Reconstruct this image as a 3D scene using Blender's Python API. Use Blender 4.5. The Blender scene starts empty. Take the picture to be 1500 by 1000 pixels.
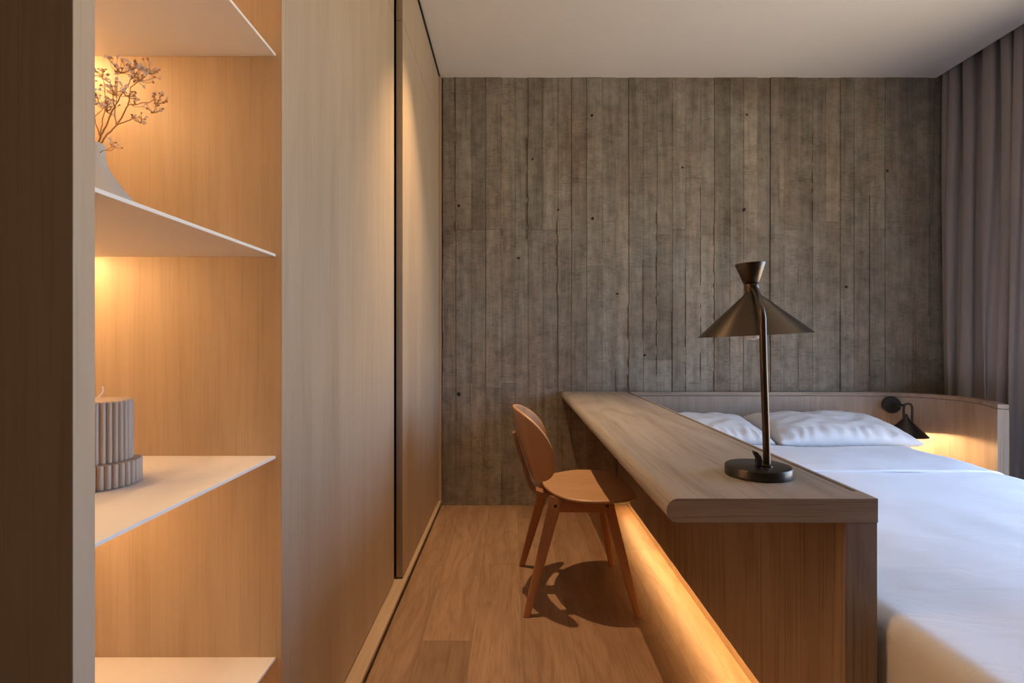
import bpy, bmesh, math, random
from mathutils import Vector, Matrix, noise
random.seed(11)
R = math.radians
sc = bpy.context.scene
COL = sc.collection
CAMZ = 1.06
F = 780.0
D = 3.445          # distance camera -> concrete wall
H = 2.769          # ceiling height

# ------------------------------------------------------------------ materials
def newmat(name):
    m = bpy.data.materials.new(name)
    m.use_nodes = True
    nt = m.node_tree
    return m, nt, nt.nodes, nt.links, nt.nodes['Principled BSDF']

def plain(name, col, rough=.5, metal=0.0, emit=None, strength=0, sheen=0, trans=0, spec=None):
    m, nt, N, L, b = newmat(name)
    b.inputs['Base Color'].default_value = (*col, 1)
    b.inputs['Roughness'].default_value = rough
    b.inputs['Metallic'].default_value = metal
    if sheen: b.inputs['Sheen Weight'].default_value = sheen
    if trans: b.inputs['Transmission Weight'].default_value = trans
    if spec is not None: b.inputs['Specular IOR Level'].default_value = spec
    if emit:
        b.inputs['Emission Color'].default_value = (*emit, 1)
        b.inputs['Emission Strength'].default_value = strength
    return m

def node(N, t, **kw):
    n = N.new(t)
    for k, v in kw.items(): setattr(n, k, v)
    return n

def mapping(N, L, scale, loc=(0,0,0)):
    tc = N.new('ShaderNodeTexCoord'); mp = N.new('ShaderNodeMapping')
    mp.inputs['Scale'].default_value = scale; mp.inputs['Location'].default_value = loc
    L.new(tc.outputs['Object'], mp.inputs['Vector'])
    return mp.outputs['Vector']

def noise_n(N, L, vec, scale, detail=4, rough=.55, dist=0):
    n = N.new('ShaderNodeTexNoise')
    n.inputs['Scale'].default_value = scale; n.inputs['Detail'].default_value = detail
    n.inputs['Roughness'].default_value = rough; n.inputs['Distortion'].default_value = dist
    L.new(vec, n.inputs['Vector'])
    return n.outputs['Fac']

def ramp(N, L, fac, stops):
    r = N.new('ShaderNodeValToRGB')
    e = r.color_ramp.elements
    e[0].position, e[0].color = stops[0][0], (*stops[0][1], 1)
    e[1].position, e[1].color = stops[-1][0], (*stops[-1][1], 1)
    for p, c in stops[1:-1]:
        k = e.new(p); k.color = (*c, 1)
    L.new(fac, r.inputs['Fac'])
    return r.outputs['Color']

def mixc(N, L, a, b, fac, mode='MIX'):
    m = N.new('ShaderNodeMix'); m.data_type = 'RGBA'; m.blend_type = mode
    if isinstance(fac, (int, float)): m.inputs[0].default_value = fac
    else: L.new(fac, m.inputs[0])
    for i, v in ((6, a), (7, b)):
        if isinstance(v, tuple): m.inputs[i].default_value = (*v, 1)
        else: L.new(v, m.inputs[i])
    return m.outputs[2]

def math_n(N, L, op, a, b=None):
    m = N.new('ShaderNodeMath'); m.operation = op
    for i, v in ((0, a), (1, b)):
        if v is None: continue
        if isinstance(v, (int, float)): m.inputs[i].default_value = v
        else: L.new(v, m.inputs[i])
    return m.outputs[0]

def bump(N, L, b, h, strength=.2, dist=.002):
    n = N.new('ShaderNodeBump'); n.inputs['Strength'].default_value = strength
    n.inputs['Distance'].default_value = dist
    L.new(h, n.inputs['Height']); L.new(n.outputs['Normal'], b.inputs['Normal'])

def wood(name, light, dark, axis='Z', rough=.5, pores=.35, cath=.5, seed=0.0, fine=1.0):
    """straight grained veneer running along the given axis"""
    m, nt, N, L, b = newmat(name)
    k = {'X': 0, 'Y': 1, 'Z': 2}[axis]
    def sc3(across, along):
        v = [across]*3; v[k] = along; return tuple(v)
    v1 = mapping(N, L, sc3(1, .06), (seed, seed*2, seed*3))
    v2 = mapping(N, L, sc3(1, .02), (seed, 1, 2))
    v3 = mapping(N, L, sc3(1, .18), (seed+3, 1, 2))
    broad = noise_n(N, L, v1, 9, 4, .6, .6)
    fineg = noise_n(N, L, v2, 190*fine, 3, .6)
    c = ramp(N, L, broad, [(.3, dark), (.7, light)])
    # cathedral figure from a warped band
    warp = noise_n(N, L, v3, 3.2, 2, .5)
    w = math_n(N, L, 'MULTIPLY', warp, 46)
    w = math_n(N, L, 'SINE', w)
    w = math_n(N, L, 'MULTIPLY_ADD', w, .5)
    cw = ramp(N, L, w, [(0, (1,1,1)), (.75, (.97,.96,.95)), (1, (.84,.80,.76))])
    c = mixc(N, L, c, cw, cath, 'MULTIPLY')
    pr = ramp(N, L, fineg, [(.34, (.62,.55,.48)), (.5, (1,1,1))])
    c = mixc(N, L, c, pr, pores, 'MULTIPLY')
    L.new(c, b.inputs['Base Color'])
    b.inputs['Roughness'].default_value = rough
    bump(N, L, b, fineg, .12, .0008)
    return m

def floor_mat():
    m, nt, N, L, b = newmat('oak_plank_floor')
    tc = N.new('ShaderNodeTexCoord'); sx = N.new('ShaderNodeSeparateXYZ')
    L.new(tc.outputs['Object'], sx.inputs[0])
    W, LEN = .178, 1.9
    xs = math_n(N, L, 'DIVIDE', math_n(N, L, 'ADD', sx.outputs[0], 9.933), W)
    xi = math_n(N, L, 'FLOOR', xs); xf = math_n(N, L, 'FRACT', xs)
    wn = N.new('ShaderNodeTexWhiteNoise'); wn.noise_dimensions = '1D'; L.new(xi, wn.inputs['W'])
    ys = math_n(N, L, 'ADD', math_n(N, L, 'DIVIDE', math_n(N, L, 'ADD', sx.outputs[1], 10), LEN), wn.outputs['Value'])
    yi = math_n(N, L, 'FLOOR', ys); yf = math_n(N, L, 'FRACT', ys)
    cb = N.new('ShaderNodeCombineXYZ'); L.new(xi, cb.inputs[0]); L.new(yi, cb.inputs[1])
    wn2 = N.new('ShaderNodeTexWhiteNoise'); wn2.noise_dimensions = '2D'; L.new(cb.outputs[0], wn2.inputs['Vector'])
    # shifted coords per plank
    vm = N.new('ShaderNodeVectorMath'); vm.operation = 'MULTIPLY_ADD'
    L.new(wn2.outputs['Color'], vm.inputs[0]); vm.inputs[1].default_value = (7, 9, 5); L.new(tc.outputs['Object'], vm.inputs[2])
    mp = N.new('ShaderNodeMapping'); mp.inputs['Scale'].default_value = (1, .12, 1); L.new(vm.outputs[0], mp.inputs[0])
    g1 = noise_n(N, L, mp.outputs[0], 14, 5, .6, .8)
    mp2 = N.new('ShaderNodeMapping'); mp2.inputs['Scale'].default_value = (1, .05, 1); L.new(vm.outputs[0], mp2.inputs[0])
    g2 = noise_n(N, L, mp2.outputs[0], 150, 3, .6)
    mp3 = N.new('ShaderNodeMapping'); mp3.inputs['Scale'].default_value = (1, .22, 1); L.new(vm.outputs[0], mp3.inputs[0])
    g3 = noise_n(N, L, mp3.outputs[0], 4.5, 2, .5)
    s3 = math_n(N, L, 'SINE', math_n(N, L, 'MULTIPLY', g3, 60))
    c = ramp(N, L, g1, [(.3, (.25,.145,.08)), (.7, (.35,.215,.13))])
    tone = ramp(N, L, wn2.outputs['Value'], [(0, (.80,.76,.72)), (1, (1.12,1.11,1.10))])
    c = mixc(N, L, c, tone, 1.0, 'MULTIPLY')
    c = mixc(N, L, c, ramp(N, L, s3, [(.2, (1,1,1)), (1, (.86,.82,.78))]), .8, 'MULTIPLY')
    c = mixc(N, L, c, ramp(N, L, g2, [(.35, (.7,.63,.56)), (.52, (1,1,1))]), .5, 'MULTIPLY')
    # seams
    e1 = math_n(N, L, 'LESS_THAN', xf, .011); e2 = math_n(N, L, 'LESS_THAN', yf, .0012)
    e = math_n(N, L, 'MAXIMUM', e1, e2)
    c = mixc(N, L, c, (.16,.10,.06), math_n(N, L, 'MULTIPLY', e, .75))
    L.new(c, b.inputs['Base Color'])
    b.inputs['Roughness'].default_value = .48
    h = math_n(N, L, 'SUBTRACT', g2, math_n(N, L, 'MULTIPLY', e, 1.5))
    bump(N, L, b, h, .15, .001)
    return m

def concrete_mat():
    m, nt, N, L, b = newmat('board_marked_concrete')
    at = N.new('ShaderNodeAttribute'); at.attribute_name = 'tone'
    v = mapping(N, L, (1, 1, 1)); vs = mapping(N, L, (1, 1, .07)); vh = mapping(N, L, (.12, 1, 1))
    big = noise_n(N, L, v, 1.3, 5, .6, .4)
    streak = noise_n(N, L, vs, 28, 5, .65, .3)
    saw = noise_n(N, L, vh, 190, 3, .65, .15)
    hue = noise_n(N, L, vs, 9, 3, .5)
    msk = noise_n(N, L, v, 5, 3, .6)
    mott = noise_n(N, L, v, 14, 6, .7, .2)
    c = ramp(N, L, big, [(.3, (.172,.143,.110)), (.5, (.235,.203,.166)), (.68, (.256,.240,.205))])
    c = mixc(N, L, c, ramp(N, L, hue, [(.32, (1.12,.98,.86)), (.5, (1,1,1)), (.68, (.93,.98,.95))]), .6, 'MULTIPLY')
    c = mixc(N, L, c, ramp(N, L, streak, [(.3, (.66,.62,.58)), (.52, (1,1,1)), (.75, (1.3,1.28,1.24))]), .8, 'MULTIPLY')
    c = mixc(N, L, c, ramp(N, L, mott, [(.3, (.62,.60,.57)), (.5, (1,1,1)), (.72, (1.4,1.36,1.3))]), .75, 'MULTIPLY')
    c = mixc(N, L, c, ramp(N, L, saw, [(.32, (.62,.58,.54)), (.5, (1,1,1))]), ramp(N, L, msk, [(.4, (.12,.12,.12)), (.6, (.9,.9,.9))]), 'MULTIPLY')
    tn = ramp(N, L, at.outputs['Fac'], [(0, (.74,.71,.68)), (.5, (1,1,1)), (.9, (1.2,1.19,1.17)), (1, (1.55,1.52,1.46))])
    c = mixc(N, L, c, tn, 1.0, 'MULTIPLY')
    # small blow holes
    vo = N.new('ShaderNodeTexVoronoi'); vo.inputs['Scale'].default_value = 17; L.new(v, vo.inputs['Vector'])
    hole = ramp(N, L, vo.outputs['Distance'], [(.04, (.35,.32,.30)), (.075, (1,1,1))])
    c = mixc(N, L, c, hole, .7, 'MULTIPLY')
    L.new(c, b.inputs['Base Color'])
    b.inputs['Roughness'].default_value = .82
    b.inputs['Specular IOR Level'].default_value = .3
    h = math_n(N, L, 'ADD', math_n(N, L, 'MULTIPLY', streak, 1.0), math_n(N, L, 'MULTIPLY', saw, .5))
    h = math_n(N, L, 'ADD', h, math_n(N, L, 'MULTIPLY', mott, .6))
    bump(N, L, b, h, .75, .006)
    return m

def fabric(name, col, scale=900, rough=.9, sheen=.2, wr=0, wrd=.01):
    m, nt, N, L, b = newmat(name)
    v = mapping(N, L, (1,1,1))
    g = noise_n(N, L, v, scale, 2, .5)
    big = noise_n(N, L, v, 3, 3, .5)
    d = tuple(x*.94 for x in col)
    L.new(ramp(N, L, big, [(.3, d), (.7, col)]), b.inputs['Base Color'])
    b.inputs['Roughness'].default_value = rough
    b.inputs['Sheen Weight'].default_value = sheen
    if wr:
        w = noise_n(N, L, mapping(N, L, (1,2.4,1)), 4.5, 3, .5, .6)
        g2 = math_n(N, L, 'ADD', math_n(N, L, 'MULTIPLY', g, .04), w)
        bump(N, L, b, g2, wr, wrd)
    else:
        bump(N, L, b, g, .1, .0005)
    return m

def paint(name, col, rough=.7):
    m, nt, N, L, b = newmat(name)
    v = mapping(N, L, (1,1,1)); g = noise_n(N, L, v, 2, 4, .5); g2 = noise_n(N, L, v, 300, 2, .5)
    L.new(ramp(N, L, g, [(.3, tuple(x*.96 for x in col)), (.7, col)]), b.inputs['Base Color'])
    b.inputs['Roughness'].default_value = rough
    bump(N, L, b, g2, .05, .0004)
    return m

M = {}
M['oak_z'] = wood('oak_veneer_vertical', (.50,.395,.285), (.42,.32,.22), 'Z', .5, .22, .25)
M['oak_dark'] = wood('oak_filler_dark', (.46,.32,.21), (.38,.26,.165), 'Z', .5, .25, .25, 4)  # slightly darker oak for carcass, filler strip and desk plinth
M['oak_y'] = wood('oak_board_lengthwise', (.50,.36,.245), (.42,.29,.19), 'Y', .5, .25, .3, 1)
M['desk_y'] = wood('desk_oak_top', (.36,.315,.275), (.29,.25,.215), 'Y', .42, .55, .8, 2, .7)
M['desk_x'] = wood('desk_oak_end_grain', (.36,.275,.21), (.27,.20,.15), 'X', .5, .75, .8, 3, .7)
M['desk_z'] = wood('desk_oak_panel', (.30,.22,.16), (.23,.165,.12), 'Z', .5, .85, .8, 5, .6)
M['head_z'] = wood('headboard_oak', (.36,.28,.22), (.29,.225,.175), 'Z', .5, .5, .5, 6)
M['chair_seat'] = wood('chair_plywood', (.50,.29,.16), (.43,.24,.125), 'X', .38, .25, .3, 7)
M['chair_back'] = wood('chair_plywood_back', (.50,.27,.135), (.42,.215,.105), 'Z', .38, .25, .3, 7)
M['chair_leg'] = wood('chair_solid_wood', (.42,.20,.095), (.32,.145,.07), 'Z', .4, .3, .3, 8)
M['floor'] = floor_mat()
M['concrete'] = concrete_mat()
M['hole'] = plain('dark_tie_hole', (.02,.016,.012), .9)
M['ceiling'] = paint('ceiling_plaster', (.80,.77,.73))
M['wall'] = paint('wall_plaster', (.62,.57,.51))
M['entry'] = paint('dark_entry_wall', (.20,.12,.07))
M['shelf'] = plain('white_powder_coated_steel', (.84,.82,.79), .45)
M['black'] = plain('black_gap_shade', (.012,.010,.009), .6)  # flat black standing in for the shade inside gaps and recesses
M['bronze'] = plain('dark_bronze_metal', (.088,.065,.047), .32, .85)
M['bronze_in'] = plain('white_enamel_shade_inside', (.75,.70,.64), .5)
M['bronze_base'] = plain('blackened_steel_base', (.045,.040,.034), .30, .7)
M['linen'] = fabric('white_bed_linen', (.80,.80,.83), wr=.35, wrd=.012)
M['pillow'] = fabric('white_pillowcase', (.70,.69,.69), wr=.5, wrd=.012)
M['mattress'] = fabric('mattress_ticking', (.75,.74,.73))
M['curtain'] = fabric('grey_curtain_cloth', (.36,.32,.31), 700, .95, .3)
cn = M['curtain'].node_tree; tl_ = cn.nodes.new('ShaderNodeBsdfTranslucent'); tl_.inputs['Color'].default_value = (.42,.36,.34,1)
mxs = cn.nodes.new('ShaderNodeMixShader'); mxs.inputs[0].default_value = .16
cn.links.new(cn.nodes['Principled BSDF'].outputs[0], mxs.inputs[1]); cn.links.new(tl_.outputs[0], mxs.inputs[2])
cn.links.new(mxs.outputs[0], cn.nodes['Material Output'].inputs['Surface'])
M['vase'] = plain('matte_stoneware', (.50,.495,.45), .7)
M['wax'] = plain('grey_beige_wax', (.40,.345,.30), .45)
M['wax'].node_tree.nodes['Principled BSDF'].inputs['Subsurface Weight'].default_value = .15
M['wax'].node_tree.nodes['Principled BSDF'].inputs['Subsurface Radius'].default_value = (.01,.006,.004)
M['wick'] = plain('waxed_cotton_wick', (.85,.80,.72), .8)
M['stem'] = plain('dried_brown_stem', (.28,.15,.06), .8)
M['bloom'] = plain('dried_pale_blossom', (.72,.62,.56), .9)
M['bloomd'] = plain('dried_brown_blossom', (.34,.20,.12), .9)
M['bulb'] = plain('frosted_bulb_glass_off', (.85,.80,.72), .15)
M['bulb_on'] = plain('lit_bulb', (.9,.8,.6), .3, emit=(1,.72,.38), strength=60)
M['led'] = plain('warm_led_diffuser', (.9,.8,.6), .5, emit=(1,.56,.235), strength=85)
M['led_desk'] = plain('warm_led_diffuser_desk', (.9,.8,.6), .5, emit=(1,.60,.235), strength=33)
M['frame'] = plain('anodised_window_frame', (.05,.05,.05), .4, .6)
M['bolt'] = plain('black_bolt_head', (.01,.01,.01), .4)
M['down'] = plain('lit_downlight_lens', (.9,.8,.7), .4, emit=(1,.74,.46), strength=6)

gm, nt, N, L, b = newmat('window_glass')
N.remove(b)
tr = N.new('ShaderNodeBsdfTransparent'); gl = N.new('ShaderNodeBsdfGlossy'); gl.inputs['Roughness'].default_value = .02
mx = N.new('ShaderNodeMixShader'); mx.inputs[0].default_value = .06
L.new(tr.outputs[0], mx.inputs[1]); L.new(gl.outputs[0], mx.inputs[2])
L.new(mx.outputs[0], N['Material Output'].inputs['Surface'])
M['glass'] = gm

# ------------------------------------------------------------------ helpers
BASE = {}
def thing(name, label, cat, loc, group=None):
    o = bpy.data.objects.new(name, None); COL.objects.link(o)
    o.location = loc; o.empty_display_size = .05
    o['label'] = label; o['category'] = cat
    if group: o['group'] = group
    BASE[o.name] = Vector(loc)
    return o

class MB:
    def __init__(s): s.bm = bmesh.new()
    def box(s, x0, x1, y0, y1, z0, z1, bev=0, seg=2, mi=0):
        r = bmesh.ops.create_cube(s.bm, size=1)
        vs = r['verts']
        for v in vs:
            v.co = Vector(((x0+x1)/2+v.co.x*(x1-x0), (y0+y1)/2+v.co.y*(y1-y0), (z0+z1)/2+v.co.z*(z1-z0)))
        fs = {f for v in vs for f in v.link_faces}
        for f in fs: f.material_index = mi
        if bev:
            es = list({e for v in vs for e in v.link_edges})
            bmesh.ops.bevel(s.bm, geom=es, offset=bev, segments=seg, profile=.5, affect='EDGES')
        return s
    def loft(s, rings, cap=True, closed=True, mi=0):
        vr = [[s.bm.verts.new(p) for p in ring] for ring in rings]
        n = len(vr[0])
        for a, c in zip(vr, vr[1:]):
            for i in range(n if closed else n-1):
                j = (i+1) % n
                f = s.bm.faces.new((a[i], a[j], c[j], c[i])); f.material_index = mi
        if cap and closed:
            for ring in (vr[0][::-1], vr[-1]):
                f = s.bm.faces.new(ring); f.material_index = mi
        return vr
    def tube(s, pts, rad, seg=12, cap=True, mi=0):
        pts = [Vector(p) for p in pts]
        if isinstance(rad, (int, float)): rad = [rad]*len(pts)
        rings = []; up = None
        for i, p in enumerate(pts):
            t = (pts[min(i+1, len(pts)-1)] - pts[max(i-1, 0)]).normalized()
            if up is None:
                up = t.orthogonal().normalized()
            up = (up - t*up.dot(t))
            up = up.normalized() if up.length > 1e-6 else t.orthogonal().normalized()
            w = t.cross(up)
            rings.append([p + (up*math.cos(a)+w*math.sin(a))*rad[i] for a in (2*math.pi*k/seg for k in range(seg))])
        s.loft(rings, cap, mi=mi); return s
    def lathe(s, prof, c, seg=48, rfun=None, mi=0, mat=None, cap=True):
        rings = []
        for r, z in prof:
            ring = []
            for k in range(seg):
                a = 2*math.pi*k/seg
                rr = r*(rfun(a) if rfun else 1)
                p = Vector((rr*math.cos(a), rr*math.sin(a), z))
                if mat: p = mat @ p
                ring.append(p + Vector(c))
            rings.append(ring)
        s.loft(rings, cap, mi=mi); return s
    def sphere(s, c, r, sub=1, sc3=(1,1,1), mi=0):
        q = bmesh.ops.create_icosphere(s.bm, subdivisions=sub, radius=r)
        for v in q['verts']:
            v.co = Vector((v.co.x*sc3[0], v.co.y*sc3[1], v.co.z*sc3[2])) + Vector(c)
        for f in {f for v in q['verts'] for f in v.link_faces}: f.material_index = mi
        return s
    def build(s, name, mats, parent=None, smooth=False, base=None, label=None, kind=None, angle=35):
        bmesh.ops.recalc_face_normals(s.bm, faces=s.bm.faces)
        me = bpy.data.meshes.new(name); 
        off = Vector((0,0,0))
        if parent is not None: off = BASE[parent.name]
        elif base is not None: off = Vector(base)
        if off.length: bmesh.ops.translate(s.bm, verts=s.bm.verts, vec=-off)
        s.bm.to_mesh(me); s.bm.free()
        if not isinstance(mats, (list, tuple)): mats = [mats]
        for m_ in mats: me.materials.append(m_)
        if smooth:
            for p in me.polygons: p.use_smooth = True
            if angle: me.set_sharp_from_angle(angle=R(angle))
        o = bpy.data.objects.new(name, me); COL.objects.link(o)
        if parent is not None:
            o.parent = parent
        elif base is not None: o.location = base
        BASE[o.name] = off
        if label: o['label'] = label
        if kind: o['kind'] = kind
        return o

def tag(o, label, cat, group=None):
    o['label'] = label; o['category'] = cat
    if group: o['group'] = group
    return o

# ------------------------------------------------------------------ room shell
XL, XR, Y0 = -1.10, 2.93, -2.4
XC = 2.752            # where the plaster ceiling stops at the curtain slot
MB().box(XL-.1, XR+.25, Y0-.1, D+.15, -.08, 0).build('floor', M['floor'], kind='structure')
MB().box(XL-.1, XC, Y0-.1, D+.15, H, H+.16).box(XC, XR+.25, Y0-.1, D+.15, H+.12, H+.16).build('ceiling', M['ceiling'], kind='structure')
MB().box(XL-.1, XL, Y0-.1, D+.15, 0, H).build('wall_left', M['entry'], kind='structure')
MB().box(XL, XR+.15, Y0-.1, Y0, 0, H+.12).build('wall_front', M['entry'], kind='structure')
WY0, WY1, WZ0, WZ1 = .50, 2.98, .04, 2.15
wb = MB()
wb.box(XR, XR+.15, WY1, D+.15, 0, H+.12).box(XR, XR+.15, Y0, WY0, 0, H+.12)
wb.box(XR, XR+.15, WY0, WY1, 0, WZ0).box(XR, XR+.15, WY0, WY1, WZ1, H+.12)
wb.build('wall_right', M['wall'], kind='structure')
win = MB()
for (a, c) in ((WY0, WY0+.06), (1.74, 1.80), (WY1-.06, WY1)):
    win.box(XR+.04, XR+.10, a, c, WZ0, WZ1)
win.box(XR+.04, XR+.10, WY0, WY1, WZ0, WZ0+.06).box(XR+.04, XR+.10, WY0, WY1, WZ1-.06, WZ1)
wo = win.build('window_1', M['frame'], kind='structure')
MB().box(XR+.065, XR+.072, WY0+.05, WY1-.05, WZ0+.05, WZ1-.05).build('window_pane', M['glass'], wo)

# board-marked concrete wall
def concrete_wall():
    bm = bmesh.new()
    tones = []
    def bx(x0, x1, y0, y1, z0, z1, tone, mi=0):
        P = [(x0,y0,z0),(x1,y0,z0),(x1,y0,z1),(x0,y0,z1),(x0,y1,z0),(x1,y1,z0),(x1,y1,z1),(x0,y1,z1)]
        v = [bm.verts.new(p) for p in P]
        for q in ((0,1,2,3),(1,5,6,2),(4,0,3,7),(3,2,6,7),(1,0,4,5)):
            f = bm.faces.new([v[i] for i in q]); f.material_index = mi; tones.append(tone)
    rnd = random.Random(5)
    x = XL
    prev = .0
    while x < XR:
        w = rnd.choice([.088, .094, .098, .100, .086])
        w2 = min(w, XR-x)
        j1 = 1.785 + rnd.choice([0, 0, 0, .0, -.035, .05, -.24, .33])
        j0 = .76 + rnd.choice([0, 0, 0, .03, -.2, .18])
        off = rnd.uniform(-.0045, .0045)
        for (z0, z1) in ((0, j0), (j0, j1), (j1, H+.12)):
            o = off + rnd.uniform(-.0012, .0012)
            bx(x+.0008, x+w2-.0008, D+.004+o, D+.12, z0+.0010, z1-.0010, min(.88, max(.05, rnd.gauss(.5, .22))))
        # backing so nothing shows through hairline seams
        bx(x, x+w2, D+.0095, D+.13, 0, H+.12, .02)
        t = rnd.random()
        if t < .55:   # cement fin along a seam
            za = rnd.uniform(0, 1.9); zb = min(H, za + rnd.uniform(.3, 1.5))
            z = za
            while z < zb:
                l = rnd.uniform(.015, .07)
                ww = rnd.uniform(.0007, .0019)
                bx(x-ww, x+ww, D-.002-rnd.uniform(0, .002), D+.01, z, min(zb, z+l), 1.0)
                z += l + (rnd.uniform(.01, .12) if rnd.random() < .35 else 0)
        elif t < .72:  # open dark groove
            za = rnd.uniform(.3, 1.6); zb = min(H, za + rnd.uniform(.5, 1.2))
            bx(x-.0024, x+.0024, D-.0004, D+.01, za, zb, 0, 0)
        x += w
    # nail and tie holes
    for (px, py, r) in ((867,169,.010),(780,233,.006),(672,301,.010),(868,320,.011),(818,307,.006),(1090,307,.011),(672,577,.012),
                        (1094,168,.007),(760,378,.006),(945,520,.007),(1000,245,.006),(905,430,.006),(1240,420,.008),(1300,250,.007)):
        cx = (px-750)/F*D; cz = CAMZ-(py-500)/F*D
        vs = [bm.verts.new((cx+r*(.8+.3*rnd.random())*math.cos(a), D-.0012, cz+r*(.8+.4*rnd.random())*math.sin(a))) for a in [k*math.pi/5 for k in range(10)]]
        bk = [bm.verts.new((v.co.x, D+.01, v.co.z)) for v in vs]
        f = bm.faces.new(vs); f.material_index = 1; tones.append(0)
        for i in range(10):
            f = bm.faces.new((vs[i], vs[(i+1) % 10], bk[(i+1) % 10], bk[i])); f.material_index = 1; tones.append(0)
    me = bpy.data.meshes.new('wall_back'); 
    bm.to_mesh(me); bm.free()
    at = me.attributes.new('tone', 'FLOAT', 'FACE')
    at.data.foreach_set('value', tones)
    me.materials.append(M['concrete']); me.materials.append(M['hole'])
    o = bpy.data.objects.new('wall_back', me); COL.objects.link(o); o['kind'] = 'structure'
concrete_wall()

# ------------------------------------------------------------------ wardrobe with two sliding doors
XD1, XD2, XP = -.500, -.470, -.452     # near door plane, far door plane, plinth front
YN = 1.157                             # end of the niche / start of the wardrobe
YJ = 2.29                              # near edge of the projecting far door
YW = YN+.019
w = thing('wardrobe', 'tall built-in oak wardrobe with flush sliding doors running up to the concrete wall', 'wardrobe', (-.78, 2.3, 0))
MB().box(XL+.01, -.545, YW, D-.012, .0, H-.02).build('carcass', M['oak_dark'], w)
SEAM = 2.44
MB().box(-.528, XD1, YN+.018, YJ-.034, .046, SEAM-.0015, .001).build('door', M['oak_z'], w, label='nearer sliding oak door, recessed behind the other')
MB().box(-.528, XD1, YN+.018, YJ-.034, SEAM+.0015, H-.012, .001).build('top_panel', M['oak_z'], w)
MB().box(-.4985, XD2, YJ, D-.035, .046, SEAM-.0015, .001).build('door', M['oak_z'], w, label='farther oak door, standing proud of the nearer one')
MB().box(-.4985, XD2, YJ, D-.035, SEAM+.0015, H-.012, .001).build('top_panel', M['oak_z'], w)
MB().box(-.53, XP-.002, D-.033, D-.012, .03, H-.004, .001).build('filler_strip', M['oak_dark'], w)
MB().box(-.543, -.507, YJ-.033, YJ+.06, .04, H-.01).build('shadow_gap', M['black'], w)  # black box painted in as the shade between the two doors
MB().box(-.54, XP, YW, D-.012, .026, .040, .0015).build('plinth_cover', M['oak_y'], w)
MB().box(-.54, -.470, YW, D-.012, .0, .026).build('recessed_plinth', M['black'], w, label='recessed plinth painted black for the shade under its cover')  # black colour carries the shade beneath the ledge
MB().box(-.54, -.462, YW, D-.012, H-.011, H-.001).build('ceiling_gap', M['black'], w)  # black strip painted in as the shade above the wardrobe

# ------------------------------------------------------------------ lit shelving niche
sh = thing('shelving_unit', 'open oak shelving niche with warm strip lights in the left foreground', 'shelving', (-.75, .9, 0))
YS0, YS1, XB = .6065, .639, -.97
MB().box(XL+.01, XD1, YS0, YS1, 0, H-.004, .001).build('side_panel', M['oak_z'], sh, label='dark near side panel')
MB().box(XB-.02, XD1, YN, YN+.0175, 0, H-.012, .0004).build('side_panel', M['oak_z'], sh, label='glowing far side panel')
MB().box(XB-.02, XB, YS1, YN, 0, H-.004).build('back_panel', M['oak_z'], sh)
ZS = [.375-.434, .375, .812, 1.244, 1.679, 2.113, 2.547]
for z in ZS[1:]:
    top = z if z < CAMZ else z+.006
    MB().box(XB, -.513, YS1, YN-.0005, top-.006, top, .0006, 1).build('shelf', M['shelf'], sh)
    MB().box(XB+.015, XB+.027, YS1+.03, YN-.012, top-.0125, top-.0065).build('light_strip', M['led'], sh, label='warm glowing light strip')

# ------------------------------------------------------------------ vase with dried flowers
VX, VY, VZ = -.752, .95, 1.250
vp = [(.0,0),(.055,0),(.062,.002),(.078,.018),(.0815,.030),(.078,.045),(.066,.066),(.052,.083),(.037,.104),(.027,.122),(.0225,.138),(.0215,.152),(.0225,.162),(.0205,.163),(.0185,.150),(.0195,.13),(.03,.10),(.0,.06)]
mb = MB(); mb.lathe([(max(r, .0005), z) for r, z in vp], (VX, VY, VZ), 56)
tag(mb.build('vase', M['vase'], base=(VX, VY, VZ), smooth=True, angle=60), 'small pale grey narrow-necked stoneware vase on the upper shelf', 'vase')

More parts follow.
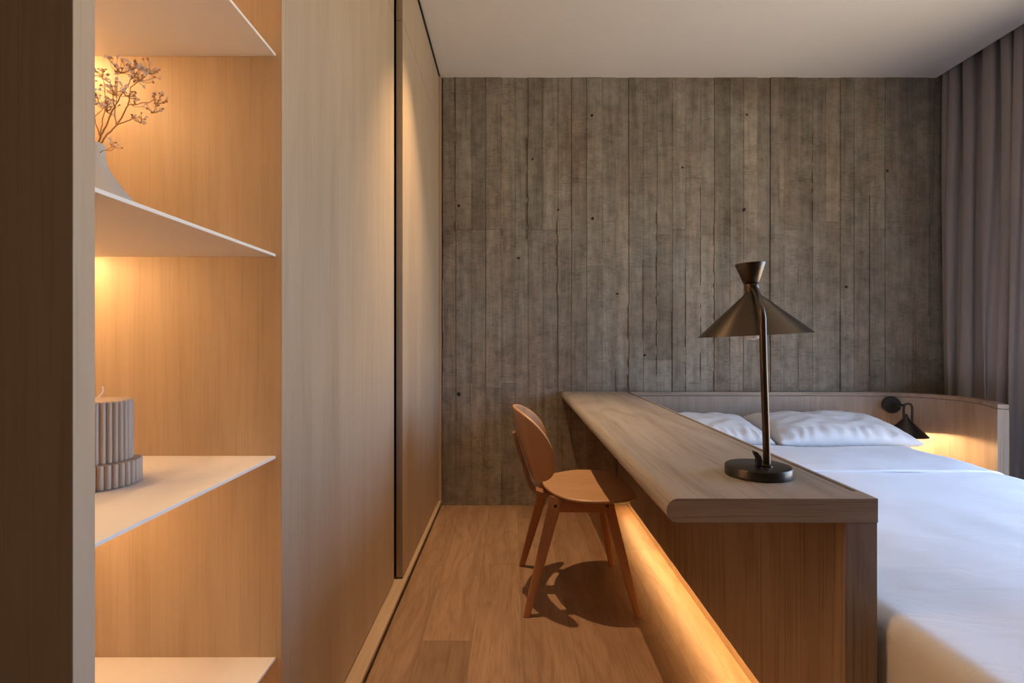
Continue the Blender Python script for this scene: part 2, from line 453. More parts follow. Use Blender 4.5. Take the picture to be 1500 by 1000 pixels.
def PX(px, py, y):   # a spot in the shelf niche read off the photograph at distance y
    return Vector(((px-750)/F*y, y, CAMZ-(py-500)/F*y))
rf = random.Random(21)
def sprig(name_lbl, branches, clusters, dy):
    base = Vector((VX, VY, VZ+.10))
    t = thing('dried_flower_sprig', name_lbl, 'dried flower', tuple(base), 'dried sprigs in the vase')
    mb = MB(); bl = MB()
    for pts, r0, r1 in branches:
        P = [PX(x, y, VY+d) for x, y, d in pts]
        if pts[0][1] > 226: P[0] = Vector((VX+dy[0], VY+dy[1], VZ+.115))
        # subdivide with slight crookedness
        Q = []
        for a, c in zip(P, P[1:]):
            for k in range(4):
                u = k/4
                j = .0012 if k else 0
                Q.append(a.lerp(c, u)+Vector((rf.uniform(-j,j), rf.uniform(-j,j), rf.uniform(-j,j))))
        Q.append(P[-1])
        n = len(Q)
        mb.tube(Q, [r0+(r1-r0)*i/(n-1) for i in range(n)], 6)
    for (x, y, rx, ry, n, d) in clusters:
        c0 = PX(x, y, VY+d)
        ends = []
        for k in range(n):
            a = rf.uniform(0, 2*math.pi); q = math.sqrt(rf.random())
            p = c0 + Vector((1.2*q*rx*math.cos(a)/F*VY, rf.uniform(-.022, .022), 1.35*q*ry*math.sin(a)/F*VY))
            # twiglet from the cluster's foot
            root = c0 + Vector((rf.uniform(-.2,.2)*rx/F*VY - .003, 0, -ry*1.15/F*VY))
            midp = root.lerp(p, .5) + Vector((rf.uniform(-.003,.003), rf.uniform(-.003,.003), -.002))
            mb.tube([root, midp, p], [.0004, .00035, .0003], 4)
            dark = 1 if rf.random() < .3 else 0
            s = rf.uniform(.0022, .0037)*(0.8 if dark else 1)
            for q2 in range(5):
                o = Vector((rf.uniform(-1,1), rf.uniform(-1,1), rf.uniform(-1,1))).normalized()*s*.6
                bl.sphere(p+o, s*.62, 1, (1,1,.8), dark)
    mb.build('branches', M['stem'], t, smooth=True)
    bl.build('blossoms', [M['bloom'], M['bloomd']], t, smooth=True, kind='stuff')
sprig('widest dried sprig in the vase, leaning out to the right',
      [([(144,232,0),(146,212,0),(153,202,.0),(170,184,.01),(184,160,.01),(187,154,.01),(191,128,.02),(212,112,.03)], .0016, .0007),
       ([(170,184,.01),(186,177,.0),(199,172,-.01),(214,175,-.02)], .0010, .0006),
       ([(187,154,.01),(203,152,.0),(222,148,.0),(236,146,0)], .0009, .0005)],
      [(205,108,17,9,30,.03),(222,101,9,7,16,.03),(232,143,9,8,11,0),(226,160,12,5,7,.0),(208,174,9,5,8,-.02),(197,148,6,6,5,0)], (.006,.0))
sprig('tall upright dried sprig in the middle of the vase',
      [([(141,232,0),(145,206,.0),(150,195,0),(160,172,-.02),(167,158,-.02),(178,138,-.02),(189,122,-.02),(200,105,-.01)], .0016, .0006),
       ([(167,158,-.02),(166,146,-.03),(164,128,-.03),(160,115,-.03)], .0009, .0005),
       ([(170,184,-.0),(168,168,.01),(171,140,.01),(172,112,.01)], .0009, .0005)],
      [(178,98,16,8,22,-.01),(194,96,10,6,14,0),(170,130,15,8,20,-.03),(186,133,9,6,10,-.02),(160,153,9,8,12,-.02)], (.0,-.006))
sprig('dried sprig at the left of the vase, partly behind the pale panel',
      [([(138,232,0),(147,200,.02),(143,188,.02),(138,172,.02),(128,150,.02),(120,120,.02)], .0014, .0006),
       ([(147,196,.02),(152,168,.03),(154,140,.03),(150,112,.03)], .0010, .0005),
       ([(138,172,.02),(150,160,.02),(158,150,.02)], .0008, .0005)],
      [(150,106,14,6,18,.03),(146,144,8,7,14,.03),(128,118,14,12,16,.02),(158,154,6,8,9,.02)], (-.006,.004))
sprig('shortest dried sprig, just above the mouth of the vase',
      [([(142,232,0),(144,224,-.004),(154,220,-.01),(163,216,-.015),(168,212,-.02)], .0008, .0004),
       ([(154,220,-.01),(164,220,-.02),(173,212,-.02)], .0006, .0004)],
      [(166,210,6,3,6,-.02)], (.004,-.004))

# ------------------------------------------------------------------ ribbed candle
CX, CY, CZ = -.722, .925, .812
cd = thing('ribbed_candle', 'two-tiered grey ribbed pillar candle on the middle shelf', 'candle', (CX, CY, CZ))
def ribs(n, d): return lambda a: 1 - d + d*abs(math.cos(n*a/2))**.7*1.0
mb = MB(); mb.lathe([(.0005,.0005),(.062,.0005),(.066,.002),(.0665,.006),(.0665,.038),(.0655,.0415),(.050,.0425),(.0005,.0425)], (CX,CY,CZ), 380, ribs(38,.07))
mb.build('base_tier', M['wax'], cd, smooth=True, angle=60)
mb = MB(); mb.lathe([(.0005,.043),(.0535,.043),(.0535,.142),(.0525,.1455),(.048,.147),(.0005,.1455)], (CX,CY,CZ), 340, ribs(34,.08))
mb.build('upper_tier', M['wax'], cd, smooth=True, angle=60)
MB().tube([(CX,CY,CZ+.143),(CX+.002,CY,CZ+.150),(CX+.009,CY,CZ+.157),(CX+.012,CY,CZ+.163),(CX+.0105,CY,CZ+.170)], [.0016,.0014,.0014,.0013,.0012], 8).build('wick', M['wick'], cd, smooth=True)

# ------------------------------------------------------------------ desk
ZD = .7376; TH = .049
XA, XB2 = .317, .751
YD0, YD1 = 1.0925, D-.004
XPAN = .684
dk = thing('desk', 'long grey oak desk with rounded front edge dividing the aisle from the bed', 'desk', (.55, 2.25, 0))
def round_profile():
    # closed section in XZ: rounded nose on the aisle side, groove near the bed side
    pts = []
    rr = .0235
    zc = ZD-TH/2
    for k in range(0, 15):
        a = math.pi/2 + math.pi*k/14
        pts.append((XA+rr+rr*math.cos(a)*1.0, zc + (TH/2)*math.sin(a)))
    return pts
top = MB()
sec_l = round_profile()     # from top to bottom round the nose
def ring(y, groove):
    g = .009 if groove else 0
    s = [(x, y, z) for x, z in sec_l]
    s += [(XB2, y, ZD-TH), (XB2, y, ZD), (.7435, y, ZD), (.7430, y, ZD-g), (.7325, y, ZD-g), (.7320, y, ZD)]
    return s
YG = 1.147
rings = [ring(YD0, 0), ring(YG, 0), ring(YG+.001, 1), ring(YD1, 1)]
top.loft(rings)
for f in top.bm.faces:
    if abs(f.normal.y) > .9 or all(abs(v.co.y-YD0) < 1e-4 for v in f.verts) : f.material_index = 1
top.build('desk_top', [M['desk_y'], M['desk_x']], dk, smooth=True, angle=40)
MB().box(XPAN, XB2-.001, YD0+.0006, YD0+.045, 0, ZD-TH, .0008).build('end_panel', M['desk_z'], dk)
MB().box(XPAN, XPAN+.018, YD0+.0455, 2.2385, .116, ZD-TH).box(XPAN, XPAN+.018, 2.2415, YD1, .116, ZD-TH).box(XPAN+.0182, XB2-.001, YD0+.0455, YD1, .1330, ZD-TH).build('back_panel', M['desk_z'], dk)
MB().box(.744, XB2-.001, YD0+.0455, YD1, 0, .1325).build('recessed_plinth', M['oak_dark'], dk)
MB().box(.7035, .7255, YD0+.06, YD1-.05, .1255, .1325).build('light_strip', M['led_desk'], dk, label='warm glowing light strip')

# ------------------------------------------------------------------ curved headboard
def catmull(P, n):
    P = [Vector((*p, 0)) for p in P]
    P = [P[0]*2-P[1]] + P + [P[-1]*2-P[-2]]
    out = []
    for i in range(1, len(P)-2):
        for k in range(n):
            t = k/n
            a, b_, c, d = P[i-1], P[i], P[i+1], P[i+2]
            out.append(.5*((2*b_)+(c-a)*t+(2*a-5*b_+4*c-d)*t*t+(3*b_-a-3*c+d)*t**3))
    out.append(P[-2]); return out
hb_path = catmull([(XB2+.004, D-.010), (1.4, D-.010), (2.05, D-.012), (2.36, D-.04), (2.56, D-.14), (2.655, D-.31), (2.63, 2.93), (2.535, 2.715)], 12)
def offset_path(path, d):
    out = []
    for i, p in enumerate(path):
        t = (path[min(i+1, len(path)-1)] - path[max(i-1, 0)]).normalized()
        out.append(p + Vector((t.y, -t.x, 0))*d)   # towards the bed
    return out
def band(path, d0, d1, z0, z1):
    a = offset_path(path, d0); c = offset_path(path, d1)
    mb = MB()
    mb.loft([[(p.x,p.y,z0),(q.x,q.y,z0),(q.x,q.y,z1),(p.x,p.y,z1)] for p, q in zip(a, c)])
    return mb
hb = thing('headboard', 'grey oak headboard along the concrete wall curving forward at its right end', 'headboard', (1.6, D-.03, 0))
HT = .046
band(hb_path, 0, HT, 0, ZD-.0255).build('panel', M['head_z'], hb, smooth=True, angle=40)
band(hb_path, .004, HT-.004, ZD-.0256, ZD-.0222).build('shadow_groove', M['black'], hb, smooth=True, angle=40)  # black band, the groove's shade put into its colour
band(hb_path, 0, HT, ZD-.0222, ZD).build('cap', M['desk_x'], hb, smooth=True, angle=40)

# ------------------------------------------------------------------ bed
XBL, XBR, YBF, YBH = .785, 2.10, .62, 3.375
bed = thing('bed', 'low double bed with white mattress between the desk and the curtain', 'bed', (1.44, 2.2, 0))
MB().box(XBL+.02, XBR-.02, YBF+.12, YBH-.01, .0, .20, .01).build('bed_base', M['head_z'], bed)
MB().box(XBL+.03, XBR, YBF+.07, YBH, .203, .448, .035, 4).build('mattress', M['mattress'], bed, smooth=True)

def cloth(x0, x1, y0, y1, ztop, rad, drop, nx, ny, wr, seed, foot=True, rl=.035, dl=.30):
    """draped cover: flat top, rolls over the right side and the foot"""
    mb = MB(); bm = mb.bm
    xs = x1-x0 + drop + dl; ys = y1-y0 + (drop if foot else 0)
    def prof(s, flat):      # arclength -> (out, down)
        if s <= flat: return s, 0
        q = (s-flat)/rad
        if q < math.pi/2: return flat+rad*math.sin(q), rad*(1-math.cos(q))
        return flat+rad, rad + (s-flat-rad*math.pi/2)
    grid = []
    for j in range(ny+1):
        row = []
        for i in range(nx+1):
            s = xs*i/nx - dl; t = ys*j/ny
            if s >= rl: ox, dx = prof(s, x1-x0-rad)
            else:
                q = (rl-s)/rl
                if q < math.pi/2: ox, dx = rl-rl*math.sin(q), rl*(1-math.cos(q))
                else: ox, dx = 0, rl + (q-math.pi/2)*rl
            dx_r = dx if s > .3 else 0
            oy, dy = prof(t, y1-y0-rad) if foot else (t, 0)
            x = x0+ox; y = y1-oy; z = ztop - dx - dy
            if dx > 0 and dy > 0: z = ztop - max(dx, dy) - .25*min(dx, dy)
            p = Vector((x, y, z))
            n = noise.noise(Vector((x*2.3+seed, y*3.1, seed)))*wr + noise.noise(Vector((x*7+seed, y*9, seed+3)))*wr*.35
            p.z += n*(1 if dx+dy < .08 else .4)
            hang = max(0, min(1, (dx+dy)/.3))
            p.y -= hang*.012*math.sin(x*17+seed) if dy > .02 else 0
            p.x += hang*.012*math.sin(y*15+seed) if dx_r > .02 else 0
            if foot and z < .12: p.z = max(p.z, .03)
            row.append(bm.verts.new(p))
        grid.append(row)
    for j in range(ny):
        for i in range(nx):
            bm.faces.new((grid[j][i], grid[j+1][i], grid[j+1][i+1], grid[j][i+1]))
    return mb
def solid(o, th):
    md = o.modifiers.new('thickness', 'SOLIDIFY'); md.thickness = th; md.offset = -1
    return o
dv = thing('duvet', 'smooth white duvet spread over the bed with a turned-back band near the pillows', 'duvet', (1.44, 2.0, .45))
solid(cloth(XBL-.012, XBR+.045, YBF+.0, 2.80, .497, .085, .42, 110, 140, .010, 2).build('cover', M['linen'], dv, smooth=True, angle=0), .022)
solid(cloth(XBL-.017, XBR+.052, 2.285, 2.815, .508, .09, .36, 110, 50, .012, 9, foot=False).build('turned_back_band', M['linen'], dv, smooth=True, angle=0), .010)

def pillow(x0, x1, y0, y1, z0, h, seed, label, tilt=12):
    mb = MB(); bm = mb.bm
    nx, ny = 72, 48
    cx, cy = (x0+x1)/2, (y0+y1)/2
    def pt(i, j, s):
        u = 2*i/nx-1; v = 2*j/ny-1
        e = (1-abs(u)**3.4)*(1-abs(v)**2.6)
        e = max(e, 0)**.44
        # corners pulled out, sides in
        px = cx + u*(x1-x0)/2*(1-.05*(1-v*v)*abs(u))
        py = cy + v*(y1-y0)/2*(1-.07*(1-u*u)*abs(v))
        # gathers at the edges
        edge = max(abs(u), abs(v))
        g = math.sin(u*34+seed+3*noise.noise(Vector((u*3, v*2, seed))))*.015*(.45+.9*noise.noise(Vector((u*2.2, 3, seed)))**2*4)*max(0, (abs(v)-.45))/.55*(1 if v < 0 else .4)
        z = s*e*h/2*(1 + .12*noise.noise(Vector((u*2+seed, v*2, s*3)))) + g*e**.5
        z += .010*noise.noise(Vector((u*4+seed, v*4, 5)))*e
        return Vector((px, py, z))
    top_, bot = {}, {}
    for j in range(ny+1):
        for i in range(nx+1):
            top_[i, j] = bm.verts.new(pt(i, j, 1))
            if 0 < i < nx and 0 < j < ny: bot[i, j] = bm.verts.new(pt(i, j, -1))
            else: bot[i, j] = top_[i, j]
    for j in range(ny):
        for i in range(nx):
            bm.faces.new((top_[i,j], top_[i+1,j], top_[i+1,j+1], top_[i,j+1]))
            q = [bot[i,j+1], bot[i+1,j+1], bot[i+1,j], bot[i,j]]
            bm.faces.new(q)
    rot = Matrix.Rotation(R(tilt), 4, 'X')
    for v in bm.verts:
        p = Vector((v.co.x-cx, v.co.y-cy, v.co.z)); p = rot @ p
        v.co = Vector((p.x+cx, p.y+cy, p.z+z0+h*.40))
    o = mb.build('pillow', M['pillow'], base=(cx, cy, z0), smooth=True, angle=0)
    tag(o, label, 'pillow', 'bed pillows')
pillow(.79, 1.412, 2.84, 3.30, .488, .150, 1, 'white pillow at the desk side of the bed, half hidden by the desk', 9)
pillow(1.42, 2.19, 2.82, 3.30, .490, .158, 4, 'wide crumpled white pillow on the curtain side of the bed, under the wall lamp', 9)

# ------------------------------------------------------------------ table lamp
LX, LY = .594, 1.286
tl = thing('table_lamp', 'dark bronze table lamp with a conical shade standing on the desk', 'lamp', (LX, LY, ZD))
mb = MB(); mb.lathe([(.0005,.0006),(.072,.0006),(.0755,.003),(.0755,.021),(.0740,.0235),(.0710,.0245),(.0005,.0245)], (LX,LY,ZD), 72)
mb.build('base', M['bronze_base'], tl, smooth=True)
SX, SY = .651, 1.432
pole = [(.608,1.270,ZD+.024),(.606,1.270,ZD+.10),(.600,1.269,1.00),(.597,1.269,1.118),(.596,1.271,1.128),(.597,1.276,1.137),(.606,1.302,1.153),(.622,1.345,1.174),(.636,1.392,1.196),(.641,1.415,1.203)]
MB().tube(pole, .0083, 20).build('pole', M['bronze'], tl, smooth=True)
mb = MB(); mb.lathe([(.0125,0),(.0125,.004),(.009,.006)], (.608,1.270,ZD+.0243), 24); mb.build('pole_collar', M['bronze'], tl, smooth=True)
tilt = Matrix.Rotation(R(-3.0), 4, 'Y')
C0 = (SX, SY, 1.0775)
mb = MB()
# shade: outer then inner skin
mb.lathe([(.1440,.0),(.0215,.108),(.0195,.112),(.0185,.110),(.0205,.106),(.1428,.0)], (0,0,0), 96, cap=False)
bm = mb.bm
for f in bm.faces:
    pass
sh_v = list(bm.verts)
# bridge first and last ring (close the lip)
n = 96
for i in range(n):
    a, c = sh_v[i], sh_v[(i+1) % n]; e, g = sh_v[5*n+i], sh_v[5*n+(i+1) % n]
    bm.faces.new((a, e, g, c))
bm.faces.ensure_lookup_table()
for k, f in enumerate(bm.faces):
    f.material_index = 1 if 3*n <= k < 5*n else 0
for v in bm.verts: v.co = (tilt @ v.co) + Vector(C0)
mb.build('shade', [M['bronze'], M['bronze_in']], tl, smooth=True)
mb = MB(); mb.lathe([(.0165,.104),(.0185,.108),(.0185,.136),(.0165,.139)], C0, 40, mat=tilt); mb.build('neck', M['bronze'], tl, smooth=True)
mb = MB(); mb.lathe([(.0200,.1395),(.0205,.1400),(.0385,.190),(.0380,.1925),(.0360,.1915),(.0330,.184),(.0005,.183)], C0, 64, mat=tilt); mb.build('upper_cone', M['bronze'], tl, smooth=True)
mb = MB(); mb.lathe([(.013,.075),(.014,.06),(.017,.045),(.023,.030),(.0265,.014),(.0245,.000),(.016,-.010),(.0005,-.0135)], (SX-.002, SY, 1.0775), 40, mat=tilt); mb.build('bulb', M['bulb'], tl, smooth=True, label='unlit frosted bulb')
# toggle fin on the base
mb = MB()
fin = [(0,0),(.004,.012),(.002,.024),(-.006,.034),(-.012,.036),(-.012,.031),(-.007,.022),(-.006,.010),(-.008,0)]
mb.loft([[(.586+1.15*x, 1.262+dy, ZD+.024+1.1*z) for x, z in fin] for dy in (-.006, .006)])
mb.build('switch', M['bronze_base'], tl)

# ------------------------------------------------------------------ wall lamp
SCX, SCY, SCZ = 2.378, 3.346, .663
sl = thing('wall_lamp', 'small black cone wall lamp on the headboard, lit, beside the right pillow', 'lamp', (SCX, SCY, SCZ))
rotp = Matrix.Rotation(R(90), 4, 'X')
mb = MB(); mb.lathe([(.0005,0),(.048,0),(.052,.003),(.052,.020),(.049,.023),(.0005,.024)], (SCX, SCY, SCZ), 48, mat=rotp @ Matrix.Rotation(R(-14), 4, 'Y'))
mb.build('mount', M['bronze_base'], sl, smooth=True)
SHX, SHY, SHZ = 2.368, 3.20, .494
arm = [(SCX-.004,SCY-.022,SCZ+.002),(SCX-.010,SCY-.07,SCZ+.006),(SHX-.016,SHY+.03,SCZ+.012),(SHX-.013,SHY+.006,SCZ+.013)]
hook = [(SHX-.014,SHY,SHZ+.096),(SHX-.014,SHY,SCZ-.004),(SHX-.011,SHY,SCZ+.010),(SHX-.002,SHY,SCZ+.021),(SHX+.012,SHY,SCZ+.024),(SHX+.026,SHY,SCZ+.020),(SHX+.035,SHY,SCZ+.008),(SHX+.037,SHY,SCZ-.008),(SHX+.037,SHY,SHZ+.074)]
MB().tube(arm, .007, 12).tube(hook, .0062, 12).build('arm', M['bronze_base'], sl, smooth=True)
mb = MB()
mb.lathe([(.113,0),(.020,.098),(.010,.120),(.0095,.118),(.018,.096),(.1115,0)], (0,0,0), 64, cap=False)
bm = mb.bm; sv = list(bm.verts); n = 64
for i in range(n): bm.faces.new((sv[i], sv[5*n+i], sv[5*n+(i+1) % n], sv[(i+1) % n]))
bm.faces.new([sv[2*n+i] for i in range(n)]) if False else None
bm.faces.ensure_lookup_table()
for k, f in enumerate(bm.faces): f.material_index = 1 if 3*n <= k < 5*n else 0
for v in bm.verts: v.co += Vector((SHX, SHY, SHZ))
mb.build('shade', [M['bronze_base'], M['bronze_in']], sl, smooth=True)
mb = MB(); mb.lathe([(.011,.118),(.011,.124),(.004,.130)], (SHX,SHY,SHZ), 20); mb.build('shade_cap', M['bronze_base'], sl, smooth=True)
mb = MB(); mb.sphere((SHX-.004, SHY, SHZ+.022), .020, 3); mb.build('bulb', M['bulb_on'], sl, smooth=True, label='glowing warm bulb')

# ------------------------------------------------------------------ chair
CHX, CHY = .27, 2.285
ch = thing('dining_chair', 'reddish moulded plywood chair pulled up to the grey oak desk', 'chair', (CHX, CHY, 0))
def seat_mesh():
    mb = MB(); bm = mb.bm
    N_ = 96
    def outline(a, k):
        # superellipse, fuller to the front
        c, s = math.cos(a), math.sin(a)
        e = 2.7 if c > 0 else 2.0
        r = (abs(c)**e + abs(s)**e)**(-1/e)
        ax = .180 if c > 0 else .203
        return (.333 + r*c*ax*k, CHY + r*s*.252*k)
    def zt(x, y, k):
        v = (y-CHY)/.25; u = (x-.328)/.2
        z = .452 - .010*(1-v*v)*(1-min(1, u*u)) 
        z += .012*max(0, -u-.55)*1.6
        z -= .020*max(0, u-.45)**2*4
        return z
    rs = []
    ks = [0.02, .2, .4, .6, .75, .87, .95, .99, 1.0]
    topr = [[(*outline(2*math.pi*i/N_, k), zt(*outline(2*math.pi*i/N_, k), k) - (.0015 if k == .99 else .005 if k == 1 else 0)) for i in range(N_)] for k in ks]
    botr = [[(x, y, zt(x, y, k)-t) for (x, y) in [outline(2*math.pi*i/N_, k) for i in range(N_)]] for k, t in ((1.0, .009), (.985, .0125), (.9, .013), (.6, .013), (.02, .013))]
    mb.loft(topr + botr)
    return mb
seat_mesh().build('seat', M['chair_seat'], ch, smooth=True, angle=50)
def backrest():
    mb = MB(); bm = mb.bm
    Z0, Z1, HW = .480, .787, .240
    N_ = 96
    zc, hz = (Z0+Z1)/2, (Z1-Z0)/2
    def surf(u, z, d):      # u = sideways metres
        t = (z-Z0)/(Z1-Z0)
        xc = .092 - .084*t + .010*math.sin(math.pi*t)*(-1)
        k = 2.3
        x = xc + k*u*u*(.95-.10*t)
        # thickness along local normal (approx. in XY)
        nx, ny = 1.0, -2*k*u
        l = math.hypot(nx, ny)
        return Vector((x + d*nx/l, CHY + u*(1-.55*u*u*k) + d*ny/l, z))
    def out(a, k):
        c, s = math.cos(a), math.sin(a)
        e = 2.35
        e = 2.9 if s < 0 else 2.35
        r = (abs(c)**e + abs(s)**e)**(-1/e)
        return (r*c*HW*k*(1-.10*max(0, -s)), zc + r*s*hz*k)
    th = .006
    ks = [.02, .2, .4, .6, .8, .93, .985, 1.0]
    front = [[surf(*out(2*math.pi*i/N_, k), th - (.003 if k == 1 else 0)) for i in range(N_)] for k in ks]
    back = [[surf(*out(2*math.pi*i/N_, k), -th + (.003 if k == 1 else 0)) for i in range(N_)] for k in ks[::-1]]
    mb.loft(front+back)
    return mb
backrest().build('backrest', M['chair_back'], ch, smooth=True, angle=60)
def slat(p0, p1, w0, w1, t0, t1, name, mat, wdir=(1,0,0)):
    """tapered bar of rectangular section, width measured along wdir"""
    p0, p1 = Vector(p0), Vector(p1); ax = (p1-p0).normalized()
    wd = Vector(wdir); wd = (wd-ax*wd.dot(ax)).normalized(); td = ax.cross(wd)
    rings = []
    for p, w_, t_ in ((p0, w0, t0), (p1, w1, t1)):
        ring = []
        for sx, sy in ((-1,-1),(1,-1),(1,1),(-1,1)):
            ring.append(p + wd*sx*w_/2 + td*sy*t_/2)
        rings.append(ring)
    # flat horizontal foot
    if p1.z < .02:
        rings[1] = [Vector((q.x - ax.x/ax.z*(q.z-.0015), q.y - ax.y/ax.z*(q.z-.0015), .0015)) for q in rings[1]]
    mb = MB(); mb.loft(rings)
    es = [e for e in mb.bm.edges if abs((e.verts[0].co-e.verts[1].co).normalized().dot(ax)) > .9]
    bmesh.ops.bevel(mb.bm, geom=es, offset=.004, segments=3, profile=.5, affect='EDGES')
    return mb.build(name, mat, ch, smooth=True, angle=40)
legs = {}
legs['nb'] = slat((.178, 2.130, .437), (.056, 2.052, 0), .052, .026, .030, .020, 'leg', M['chair_leg'])
legs['nf'] = slat((.376, 2.130, .437), (.486, 2.052, 0), .046, .024, .030, .020, 'leg', M['chair_leg'])
slat((.160, 2.440, .437), (.046, 2.520, 0), .052, .026, .030, .020, 'leg', M['chair_leg'])
slat((.392, 2.440, .437), (.470, 2.520, 0), .046, .024, .030, .020, 'leg', M['chair_leg'])
for y in (2.131, 2.439):
    slat((.165, y, .406), (.395, y, .406), .054, .054, .022, .022, 'side_rail', M['chair_leg'], (0,0,1))
for x in (.185, .375):
    slat((x, 2.14, .415), (x, 2.43, .415), .030, .030, .022, .022, 'cross_rail', M['chair_leg'], (0,0,1))
for key, x, z in (('nb', .172, .408), ('nf', .378, .408)):
    b_ = MB(); b_.lathe([(.0005,0),(.0065,0),(.0065,.004),(.0005,.005)], (x, 2.1125, z), 20, mat=Matrix.Rotation(R(90), 4, 'X'))
    o = b_.build('bolt', M['bolt'], legs[key], smooth=True, label='black bolt head')
# spine behind the backrest, sweeping down under the seat
mb = MB()
sp = [(.010,.672),(.018,.640),(.034,.585),(.052,.530),(.068,.480),(.080,.445),(.096,.424),(.125,.414),(.180,.411)]
rings = []
for i, (x, z) in enumerate(sp):
    a = Vector(sp[max(i-1, 0)]); c = Vector(sp[min(i+1, len(sp)-1)]); t = (c-a).normalized(); nrm = Vector((t.y, -t.x))
    w_ = .022 + .003*min(i, 4); h_ = .0075
    rings.append([(x+nrm.x*h_*sx, CHY+w_*sy, z+nrm.y*h_*sx) for sx, sy in ((-1,-1),(1,-1),(1,1),(-1,1))])
mb.loft(rings); mb.build('back_brace', M['chair_leg'], ch, smooth=True, angle=30)

# ------------------------------------------------------------------ curtain
def curtain():
    mb = MB(); bm = mb.bm
    ya, yb = 3.425, 2.34
    nu, nz = 760, 44
    rows = []
    for j in range(nz+1):
        z = .012 + (H+.06)*j/nz
        t = 1 - j/nz              # 0 top, 1 bottom
        row = []
        for i in range(nu+1):
            u = i/nu
            s = u*(ya-yb)
            wv = 2.6*noise.noise(Vector((s*3.1, 1.3, 0))) + .9*t*noise.noise(Vector((s*4, 4.0, t*1.2)))
            ph = 2*math.pi*s/.080 + wv*3.0 + 2.4*t*noise.noise(Vector((s*3.4, 21, t*.5)))
            amp = .042*max(.15, 1+1.5*noise.noise(Vector((s*7, 7, t*1.2))))*(1-.40*t)
            ph2 = 2*math.pi*s/.215 + 2.5 + 2.0*noise.noise(Vector((s*2.3, 9, t*.8))) - 1.3*t
            f2 = math.sin(ph2)
            x = 2.812 + amp*math.sin(ph) + .046*t**.8*f2 - .030*t
            y = ya - s + .016*math.sin(2*ph)*(1-.5*t) + .022*t*math.sin(2*ph2)
            x = max(x, XC+.006) if t < .02 else x
            row.append(bm.verts.new((min(x, XR-.012), min(y, D-.012), z)))
        rows.append(row)
    for j in range(nz):
        for i in range(nu):
            bm.faces.new((rows[j][i], rows[j][i+1], rows[j+1][i+1], rows[j+1][i]))
    o = mb.build('curtain', M['curtain'], base=(2.78, 2.8, 0), smooth=True, angle=0)
    solid(o, .0015)
    tag(o, 'floor-length taupe grey curtain in deep folds at the right of the bed', 'curtain')
curtain()

# ------------------------------------------------------------------ ceiling downlights
def downlight(x, y, label):
    t = thing('downlight', label, 'ceiling light', (x, y, H), 'recessed ceiling spots')
    mb = MB(); mb.lathe([(.026,-.004),(.045,-.004),(.046,-.0005),(.026,-.0005)], (x,y,H), 40, cap=False); mb.build('trim_ring', M['shelf'], t, smooth=True)
    mb = MB(); mb.lathe([(.0005,-.0012),(.0255,-.0012),(.0255,-.0006),(.0005,-.0006)], (x,y,H), 32); mb.build('lens', M['down'], t)
def lamp(kind, name, loc, energy, col, **kw):
    d = bpy.data.lights.new(name, kind); d.energy = energy; d.color = col
    for k, v in kw.items(): setattr(d, k, v)
    o = bpy.data.objects.new(name, d); COL.objects.link(o); o.location = loc
    return o
WARM = (1, .66, .36)
downlight(-.126, 2.34, 'recessed ceiling spot above the chair, before the wardrobe')
lamp('SPOT', 'chair_spot', (-.126, 2.34, H-.006), 165, WARM, spot_size=R(75), spot_blend=1.0, shadow_soft_size=.014)
downlight(-.126, .80, 'recessed ceiling spot nearer the camera, beside the lit shelving')
lamp('SPOT', 'entry_spot', (-.126, .80, H-.006), 36, WARM, spot_size=R(64), spot_blend=1.0, shadow_soft_size=.03)
lamp('POINT', 'wall_lamp_light', (SHX-.004, SHY, SHZ-.010), 7.5, (1,.60,.26), shadow_soft_size=.010)

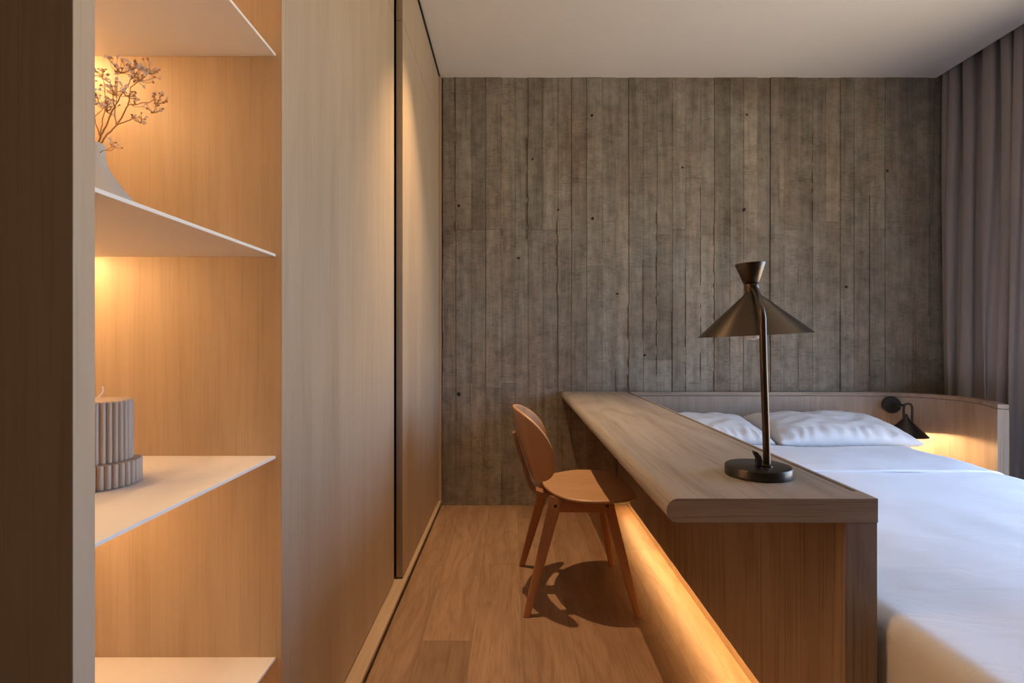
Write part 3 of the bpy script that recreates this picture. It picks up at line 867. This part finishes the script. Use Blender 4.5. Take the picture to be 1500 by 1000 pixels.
downlight(-.30, -.9, 'added ceiling spot behind the camera for warm fill')
lamp('SPOT', 'added_rear_fill', (-.30, -.9, H-.006), 26, WARM, spot_size=R(120), spot_blend=1.0, shadow_soft_size=.05)  # unseen spot added to warm the near panel and lamp shade

# daylight through the window
wd = bpy.data.worlds.new('daylight'); sc.world = wd; wd.use_nodes = True
wn, wl = wd.node_tree.nodes, wd.node_tree.links
bg = wn['Background']
tc = wn.new('ShaderNodeTexCoord'); sp_ = wn.new('ShaderNodeSeparateXYZ'); wl.new(tc.outputs['Generated'], sp_.inputs[0])
ma = wn.new('ShaderNodeMapRange'); ma.inputs['From Min'].default_value = -1; ma.inputs['From Max'].default_value = 1
wl.new(sp_.outputs['Z'], ma.inputs['Value'])
wr_ = wn.new('ShaderNodeValToRGB'); e = wr_.color_ramp.elements
e[0].position, e[0].color = .47, (.74, .63, .48, 1)
e[1].position, e[1].color = 1, (.30, .52, 1.0, 1)
k = e.new(.52); k.color = (.49, .69, 1.0, 1)
wl.new(ma.outputs[0], wr_.inputs[0]); wl.new(wr_.outputs[0], bg.inputs['Color'])
bg.inputs['Strength'].default_value = 10.5
p = lamp('AREA', 'window_portal', (XR+.14, (WY0+WY1)/2, (WZ0+WZ1)/2), 1, (1,1,1), shape='RECTANGLE', size=WZ1-WZ0, size_y=WY1-WY0)
p.rotation_euler = (0, R(90), 0)
p.data.cycles.is_portal = True

# ------------------------------------------------------------------ camera and view
cam = bpy.data.cameras.new('camera'); co = bpy.data.objects.new('camera', cam); COL.objects.link(co)
co.location = (0, 0, CAMZ); co.rotation_euler = (R(90), 0, 0)
cam.sensor_width = 36; cam.lens = F/1500*36; cam.clip_start = .02
sc.camera = co
vs = sc.view_settings
sc.display_settings.display_device = 'sRGB'
vs.view_transform = 'Standard'; vs.look = 'None'; vs.gamma = 1; vs.use_curve_mapping = False
vs.exposure = 0.25
cy = sc.cycles
cy.use_denoising = True
cy.max_bounces = 10; cy.diffuse_bounces = 6; cy.glossy_bounces = 4; cy.transparent_max_bounces = 8
cy.sample_clamp_indirect = 6
cy.caustics_reflective = False; cy.caustics_refractive = False
